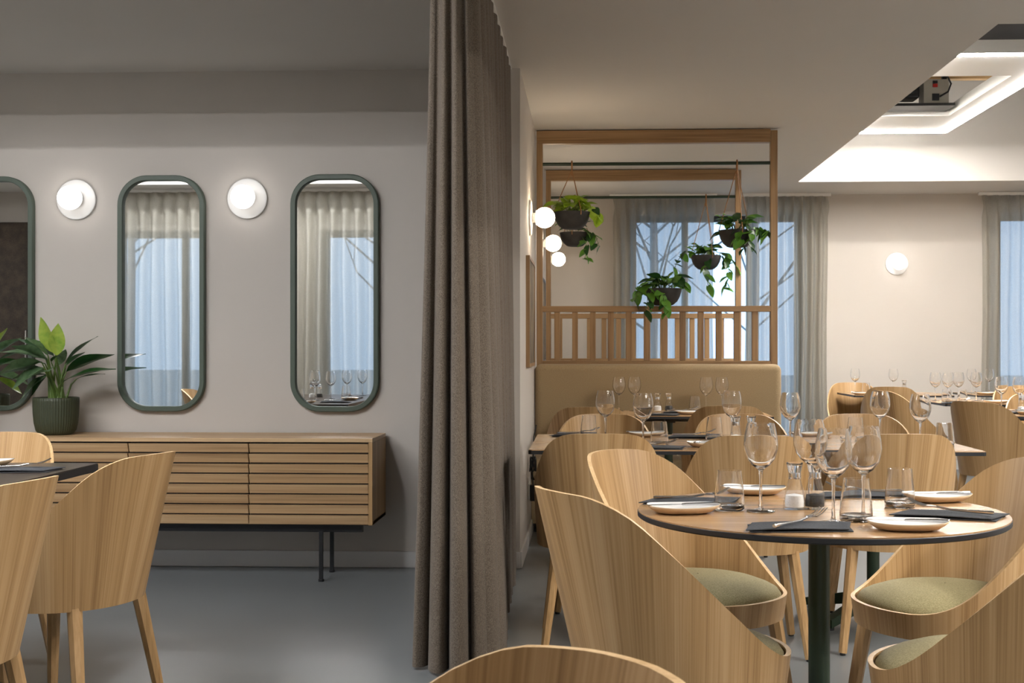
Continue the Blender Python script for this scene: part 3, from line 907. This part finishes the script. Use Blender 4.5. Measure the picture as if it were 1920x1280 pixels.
# middle table
o5 = ['nearest the side wall', 'second from the side wall', 'third from the side wall', 'fourth from the side wall', 'fifth from the side wall', 'farthest from the side wall']
for (x, y), l in zip([(.075,5.36),(.222,5.06),(.607,5.34),(.822,5.16),(1.215,5.30),(1.305,5.01)], o5): wine(l + ' on the long middle table', x, y)
for (x, y), l in zip([(.005,5.56),(.290,5.12),(.545,5.46),(1.145,5.45),(1.415,5.07)], o5[:4] + ['farthest from the side wall']): tumb(l + ' on the long middle table', x, y)
SALT.put('glass salt shaker on the long middle table, behind the lone wine glass', (.610, 5.22, TOP+.0006))
PEPP.put('glass pepper shaker on the long middle table, behind the lone wine glass', (.672, 5.22, TOP+.0006))
setplate('on the far side of the middle table, by the wall', .262, 5.62, 4)
setplate('on the middle table, between two chair backs', .475, 5.06, 4, 60)
setplate('on the middle table, near the bench end', .98, 5.62, 4)
setplate('on the middle table near its window end', 1.36, 5.33, 14)
setnap('with tines up on the middle table between the chairs', .468, 5.56, 2, 10)
setnap('on the near edge of the middle table beside the first chair', .262, 4.955, 2)
setnap('on the far side of the middle table behind the first tumbler', -.04, 5.64, 0)
# bench table
for (x, y), l in zip([(.196,7.90),(.292,7.90),(.735,7.86),(.832,7.86)], ['nearest the side wall', 'second from the side wall', 'third from the side wall', 'nearest the bench end']): wine(l + ' on the bench table', x, y)
tumb('on the bench table beside the third wine glass', .660, 7.80)
SALT.put('glass salt shaker on the bench table', (.432, 7.82, TOP+.0006)); PEPP.put('glass pepper shaker on the bench table', (.503, 7.84, TOP+.0006))
setplate('on the near edge of the bench table', .605, 7.52, 3)
setnap('on the bench table beside the tumbler', .575, 7.68, 0)
setnap('on the bench table before the salt shaker', .415, 7.40, 0)
# far tables
wine('by the far curtain edge on the small far table', 2.33, 11.10); wine('in front of the bare far wall on the small far table', 2.66, 11.10)
tumb('on the small far table', 2.37, 10.85); PEPP.put('glass pepper shaker on the small far table', (2.74, 11.05, TOP+.0006))
setplate('on the small far table', 2.31, 10.72, 3)
oo = ['first', 'second', 'third', 'fourth']
for x, y, l in ((2.585, 9.50, 'first'), (2.655, 9.42, 'second'), (2.755, 9.50, 'third'), (2.885, 9.50, 'fourth')): wine('in the row on the far table, %s from the bare wall side' % l, x, y)
tumb('on the far table, at the bare wall side', 2.57, 9.15); tumb('on the far table beside the napkin', 2.68, 9.15)
setplate('on the far table behind the dark-looking chair', 2.90, 9.12, 2); setnap('on the far table at its corner', 2.62, 9.06, 4)
wine('on the table before the second window, next to the curtain edge', 3.33, 11.1); wine('on the table before the second window, in front of the curtain', 3.48, 11.1)
setplate('on the table before the second window', 3.36, 10.82, 3)
wine('on the far table with the green post, first from the wall', 2.60, 8.05); wine('on the far table with the green post, second from the wall', 2.71, 8.05)
wine('on the far table with the green post, third from the wall', 2.80, 8.10)
SALT.put('glass salt shaker on the far table with the green post', (2.64, 7.80, TOP+.0006)); PEPP.put('glass pepper shaker on the far table with the green post', (2.70, 7.80, TOP+.0006))
setplate('on the far table with the green post', 2.62, 7.58, 4); setnap('on the far table with the green post', 2.55, 7.70, 2)
# dark table, mostly seen in the mirror
k = 0
for x, y in [(-2.30,3.85),(-2.38,3.45),(-1.98,3.35),(-2.2,2.9),(-1.95,2.85),(-2.05,3.60),(-1.86,2.65)]:
    wine('on the dark table, %s from the sideboard, seen in the mirror' % ['first','second','third','fourth','fifth','sixth','seventh'][[(-2.30,3.85),(-2.05,3.60),(-2.38,3.45),(-1.98,3.35),(-2.2,2.9),(-1.95,2.85),(-1.86,2.65)].index((x,y))], x, y)
for (x, y), l in zip([(-2.12,3.80),(-2.33,3.62),(-1.90,3.15)], ('first', 'second', 'third')): tumb('on the dark table, %s from the sideboard, seen in the mirror' % l, x, y)
SALT.put('glass salt shaker on the dark table', (-2.16, 3.2, TOP+.0006)); PEPP.put('glass pepper shaker on the dark table', (-2.10, 3.2, TOP+.0006))
setplate('at the head of the dark table', -2.02, 4.13, 6, 20)
setplate('on the dark table along the chair side', -1.80, 3.52, 88)
setplate('on the dark table opposite the chairs', -2.45, 3.2, 88)
setnap('at the head of the dark table', -1.82, 3.95, 10)
setnap('on the dark table along the chair side', -1.82, 3.25, 88)

# ------------------------------------------------------------------ plants
def leaf_mesh(name, mat, L, W, heart=0, fold=.25, droop=.18, n=8):
    rows = []
    for i in range(n+1):
        f = i/n
        if heart:
            w = math.sin(PI*min(1, f**.62))**.8 if 0 < f < 1 else (0.0 if f >= 1 else .32)
            y = L*(f - .10*(1-f)**2)
        else:
            w = math.sin(PI*f**.85)**.9 if 0 < f < 1 else 0.02
            y = L*f
        w = max(w, .015)*W/2
        row = []
        for s in (-1, -.5, 0, .5, 1):
            yb = y - (heart*.10*L*abs(s)*(1-f)**3)
            row.append((w*s, yb, fold*w*abs(s) - droop*L*f*f + .006*math.sin(9*f+3*s)*W*4))
        rows.append(row)
    return MB().surf(rows).mesh(name, mat, 'all')
def put_leaf(me, par, base, dirv, size, roll=0, name='leaf'):
    y = Vector(dirv).normalized()
    up = Vector((0,0,1)) if abs(y.z) < .93 else Vector((0,-1,0))
    x = y.cross(up).normalized(); z = x.cross(y).normalized()
    mtx = Matrix((x, y, z)).transposed().to_4x4() @ Matrix.Rotation(roll, 4, 'Y')
    o = bpy.data.objects.new(name, me); COL.objects.link(o); o.parent = par
    o.matrix_local = Matrix.Translation(base) @ mtx @ Matrix.Scale(size, 4)
    return o
LF = dict(dark=leaf_mesh('leaf', M['leaf_dark'], .22, .125), deep=leaf_mesh('leaf', M['leaf_deep'], .22, .085), light=leaf_mesh('leaf', M['leaf_light'], .20, .10, fold=.35, droop=-.03),
          pothos=leaf_mesh('leaf', M['leaf_pothos'], .085, .062, 1), lime=leaf_mesh('leaf', M['leaf_lime'], .085, .062, 1), pdeep=leaf_mesh('leaf', M['leaf_deep'], .085, .062, 1))

def aglaonema(label, loc, leaves, seed):
    t = thing('potted_plant', label, 'plant', loc)
    rr_ = lambda r, z, a: r*(1 + (.018*math.cos(52*a) if .012 < z < .172 and r > .08 else 0))
    MB().lathe([(.001,0),(.072,0),(.085,.006),(.096,.022),(.105,.06),(.1095,.11),(.111,.17),(.112,.188),(.108,.189),(.105,.165),(.001,.165)], 208, fr=rr_).build('pot', M['green_pot'], t, smooth='all')
    MB().lathe([(.001,.1655),(.104,.1655),(.104,.167),(.001,.172)], 24).build('soil', M['soil'], t)
    rnd = random.Random(seed)
    for (bx, by, bz, tx, ty, tz, kind, sz) in leaves:
        b = Vector((bx, by, bz)); tip = Vector((tx, ty, tz))
        root = Vector((rnd.uniform(-.035,.035), rnd.uniform(-.03,.03), .165))
        mid = root.lerp(b, .55) + Vector((0,0,.025))
        MB().tube([root, mid, b], [.0075, .005, .0028], 6).build('stalk', M['stem'], t, smooth=True)
        d = tip-b
        # lift the start direction because the blade droops towards its tip
        d2 = d + Vector((0,0,.18*d.length if kind != 'light' else 0))
        put_leaf(LF[kind], t, b, d2, d.length/.225*sz, rnd.uniform(-.5,.5))
PX, PY, PZ = -2.70, 6.28, .7005
A = lambda x, z: (x-PX, z-PZ)
lv = []
def lf(bx, bz, tx, tz, kind, by=0, ty=0, s=1): lv.append((bx-PX, by, bz-PZ, tx-PX, ty, tz-PZ, kind, s))
lf(-2.70,1.11,-2.77,1.32,'light',-.01,-.03,1.0); lf(-2.685,1.10,-2.665,1.285,'light',-.03,-.05,1.0)
lf(-2.66,1.06,-2.50,1.21,'deep',.02,.02); lf(-2.655,1.02,-2.39,1.11,'deep',.02,0); lf(-2.655,.97,-2.385,1.035,'deep',-.02,-.02)
lf(-2.62,.98,-2.46,1.01,'deep',.06,.08,.9)
lf(-2.72,1.10,-2.81,1.20,'dark',-.05,-.11); lf(-2.73,1.08,-2.97,1.12,'dark',-.03,-.06); lf(-2.735,1.06,-2.96,1.05,'dark',-.05,-.10)
lf(-2.74,1.04,-2.88,.93,'dark',-.06,-.11); lf(-2.735,1.01,-2.83,.90,'deep',-.02,.0); lf(-2.725,1.10,-2.93,1.19,'deep',.03,.05)
lf(-2.70,1.07,-2.62,1.12,'deep',-.06,-.12,.8); lf(-2.71,1.05,-2.69,1.16,'dark',.05,.12,.8); lf(-2.70,1.03,-2.66,1.02,'dark',-.07,-.20,.8)
lf(-2.74,1.00,-2.95,.98,'deep',.02,.06); lf(-2.71,1.08,-2.78,1.10,'dark',-.08,-.19,.7); lf(-2.72,1.02,-2.78,.98,'dark',-.08,-.22,.8)
lf(-2.74,1.07,-2.93,1.00,'dark',-.08,-.17,1.0); lf(-2.72,1.09,-2.86,1.15,'dark',-.08,-.16,1.0); lf(-2.75,1.03,-2.99,1.00,'deep',-.02,-.02); lf(-2.735,1.0,-2.87,.87,'dark',-.03,-.07,.9); lf(-2.67,1.05,-2.58,1.13,'deep',.05,.10,.9)
aglaonema('broad-leaved plant in a ribbed dark green pot on the sideboard', (PX, PY, PZ), lv, 2)
lv = []
PX = -3.26
lf(-3.24,1.10,-3.10,1.20,'dark',-.03,-.06); lf(-3.23,1.05,-3.05,1.06,'deep',0,-.02); lf(-3.24,1.0,-3.06,.93,'dark',-.05,-.09)
lf(-3.23,.98,-3.08,.86,'light',-.05,-.09,.9); lf(-3.25,1.1,-3.12,1.28,'light',0,0,.9); lf(-3.28,1.1,-3.40,1.22,'dark',0,0); lf(-3.26,1.1,-3.28,1.3,'light',.02,.04)
lf(-3.22,1.08,-2.99,1.14,'deep',-.06,-.10)
aglaonema('second potted plant at the photo edge with only leaf tips showing', (PX, PY, PZ), lv, 5)

def hanging(label, x, y, zrim, rod, leaves, vines, seed, leafkind='pothos', turn=20, cords=True):
    t = thing('hanging_planter', label, 'plant', (x, y, zrim))
    rb = .123
    MB().lathe([(.001,-.112),(.050,-.112),(.066,-.107),(.092,-.085),(.110,-.052),(.119,-.02),(rb,0),(rb-.009,0),(.106,-.03),(.001,-.03)], 36).build('bowl', M['stone_pot'], t, smooth=True)
    MB().lathe([(.001,-.028),(.105,-.028),(.105,-.024),(.001,-.012)], 20).build('soil', M['soil'], t)
    if cords:
        zt = rod - zrim
        for k in range(3):
            a = R(turn+120*k)
            MB().tube([(rb*.99*math.cos(a), rb*.99*math.sin(a), -.025), (rb*1.0*math.cos(a), rb*1.0*math.sin(a), 0), (.006*math.cos(a), .006*math.sin(a), zt-.05)], .0028, 6).build('cord', M['leather'], t)
        MB().tube([(0,-.004,zt-.075),(0,-.014,zt-.03),(0,-.017,zt+.004),(0,0,zt+.019),(0,.017,zt+.004),(0,.014,zt-.03),(0,.004,zt-.075)], .0055, 8).build('hanging_loop', M['leather'], t, smooth=True)
    rnd = random.Random(seed)
    for v in vines:
        pts = [Vector(p) for p in v]
        MB().tube(pts, .0022, 5).build('vine', M['stem'], t, smooth=True)
        for i in range(1, len(pts)):
            for rep in range(3):
                q = pts[i-1].lerp(pts[i], (1+rep)/3)
                d = Vector((rnd.uniform(-1,1), rnd.uniform(-1,.3), rnd.uniform(-1.1,-.1)))
                put_leaf(LF[leafkind if rnd.random() < .7 else 'pdeep'], t, q, d, rnd.uniform(.75,1.1), rnd.uniform(-.6,.6))
    for k in range(leaves):
        a = rnd.uniform(0, 2*PI); r = rnd.uniform(.02,.11)
        b = Vector((r*math.cos(a), r*math.sin(a), rnd.uniform(.02,.085)))
        root = Vector((b.x*.4, b.y*.4, -.012))
        MB().tube([root, root.lerp(b,.6)+Vector((0,0,.01)), b], .0018, 5).build('stalk', M['stem'], t, smooth=True)
        d = Vector((math.cos(a)*.8 + rnd.uniform(-.4,.4), math.sin(a)*.8 - .25, rnd.uniform(-.35,.55)))
        put_leaf(LF[leafkind if rnd.random() < .65 or leafkind == 'lime' else 'pdeep'], t, b, d, rnd.uniform(.8,1.15), rnd.uniform(-.5,.5))
    return t
Y1, Y2, ROD = 8.37, 10.23, 2.36
hanging('hanging bowl with lime-green leaves beside the largest globe lamp', -.105, Y1, 2.04, ROD, 32, [[(.09,-.02,.02),(.15,-.02,.02),(.19,-.03,-.05)]], 1, 'lime', turn=-60)
hanging('hanging bowl with dark trailing leaves just below the lime plant', -.105, Y2, 2.075, ROD, 12, [[(.06,-.05,.02),(.13,-.07,-.02),(.16,-.07,-.10)], [(.04,-.08,.0),(.10,-.10,-.12),(.08,-.10,-.22)], [(.07,0,.02),(.17,-.02,-.03),(.20,-.02,-.12)]], 2)
hanging('planter bowl standing on the rail of the front oak screen', .500, Y1, 1.532, ROD, 28, [[(-.08,-.03,.03),(-.17,-.05,0),(-.19,-.06,-.09)], [(-.06,-.08,.02),(-.11,-.12,-.07),(-.12,-.12,-.16)], [(.05,0,.05),(.10,-.02,.08),(.14,-.03,.02)], [(-.02,-.1,.0),(0,-.13,-.09),(.02,-.13,-.16)]], 3, cords=False)
hanging('hanging bowl with long trailing vines in front of the window', .955, Y2, 1.885, ROD, 22, [[(-.08,0,.02),(-.17,-.02,.03),(-.23,-.02,-.04),(-.27,-.03,-.14),(-.20,-.03,-.2)], [(.08,-.02,.01),(.15,-.04,-.03),(.18,-.05,-.12),(.17,-.05,-.2),(.14,-.05,-.27)], [(.02,-.1,0),(-.02,-.12,-.13),(.01,-.12,-.26)], [(.08,0,.03),(.18,0,.0),(.24,-.02,-.09)]], 4, turn=-70)
hanging('hanging bowl overflowing with large leaves beside the screen post', .985, Y1, 1.915, ROD, 30, [[(.05,-.08,.03),(.08,-.12,-.04),(.07,-.13,-.12)], [(0,-.1,.03),(.0,-.13,-.05),(.03,-.13,-.13)], [(-.08,0,.0),(-.14,-.02,-.03)], [(.1,0,.02),(.17,0,.0),(.2,-.02,-.02)]], 5, turn=-80)

# ------------------------------------------------------------------ side wall: pictures, socket, cable
def picture(label, y0, y1, z0, z1, mat='paint_abs', fr='oak_frame'):
    t = thing('framed_picture', label, 'picture')
    x = XS; d = .022
    f = MB()
    f.box(x, x+d, y0, y1, z0, z0+.02).box(x, x+d, y0, y1, z1-.02, z1).box(x, x+d, y0, y0+.02, z0+.02, z1-.02).box(x, x+d, y1-.02, y1, z0+.02, z1-.02)
    f.build('picture_frame', M[fr], t)
    MB().box(x, x+.018, y0+.02, y1-.02, z0+.02, z1-.02).build('canvas', M[mat], t)
picture('oak framed picture seen edge-on below the largest globe lamp', 7.12, 7.86, 1.03, 1.665)
picture('dark framed picture seen edge-on through the front oak screen', 9.1, 9.8, 1.03, 1.66, fr='black')
picture('dark framed picture seen edge-on behind the second oak screen', 10.6, 11.3, 1.03, 1.66, fr='black')
t = thing('wall_socket', 'white wall socket with a black plug-in adapter low on the side wall', 'socket', (XS, 7.42, .30))
MB().box(0, .010, -.075, .075, -.045, .045).build('socket_plate', M['white'], t, bevel=.002)
MB().box(.0105, .055, -.035, .035, -.06, .035).build('adapter', M['black'], t, bevel=.004)
t = thing('charger_cable', 'black coiled cable hanging from the table end to the adapter', 'cable', (0,0,0))
pts = []
for k in range(60):
    a = k*2*PI/12
    pts.append((XS+.030+.018*math.sin(a*.37), 7.36+.03*math.cos(a*.5)+.02*math.sin(a*.21), .46+.04*math.sin(a)))
MB().tube(pts, .004, 6).build('coil', M['black'], t, smooth=True)
MB().tube([(XS+.03,7.38,.33),(XS+.025,7.37,.40),(XS+.03,7.36,.50),(XS+.035,7.36,.62),(XS+.05,7.36,.69)], .004, 6).build('lead', M['black'], t, smooth=True)

# ------------------------------------------------------------------ outside
struct(MB().quad((-60,-60,-.15),(60,-60,-.15),(60,60,-.15),(-60,60,-.15)).build('ground', M['bounce_ground']))
def bare_tree(label, x, y, h, seed):
    rnd = random.Random(seed)
    t = thing('bare_tree', label, 'tree', (x, y, -.15))
    MB().tube([(0,0,0),(.05,0,h*.4),(0,.05,h)], [.10,.07,.02], 8).build('trunk', M['bark'], t, smooth=True)
    mb = MB()
    for k in range(26):
        z = h*rnd.uniform(.2,.95); a = rnd.uniform(0,2*PI); L = (h-z)*.5+.8
        p0 = Vector((0,0,z)); p1 = p0+Vector((math.cos(a)*L*.5, math.sin(a)*L*.5, L*.35)); p2 = p0+Vector((math.cos(a+.2)*L, math.sin(a+.2)*L, L*.8))
        mb.tube([p0,p1,p2], [.022,.014,.005], 5, caps=False)
        for q in range(4):
            s = p1.lerp(p2, rnd.uniform(0,.8)); b = rnd.uniform(0,2*PI)
            mb.tube([s, s+Vector((math.cos(b)*.6, math.sin(b)*.6, .5))], [.01,.004], 4, caps=False)
    mb.build('branches', M['bark'], t)
for i, (x, y, h, l) in enumerate([(1.0,20,6.5,'blurred bare tree outside the window behind the hanging plants'), (3.4,26,7.5,'blurred bare tree outside, seen between the two curtain panels'), (9.5,21,7,'blurred bare tree outside the second window'),
                                 (-2.6,-7,6.5,'bare tree outside, mirrored beside the divider curtain'), (-8.5,-10,7,'bare tree outside, mirrored behind the full sheer curtain')]):
    bare_tree(l, x, y, h, 20+i)
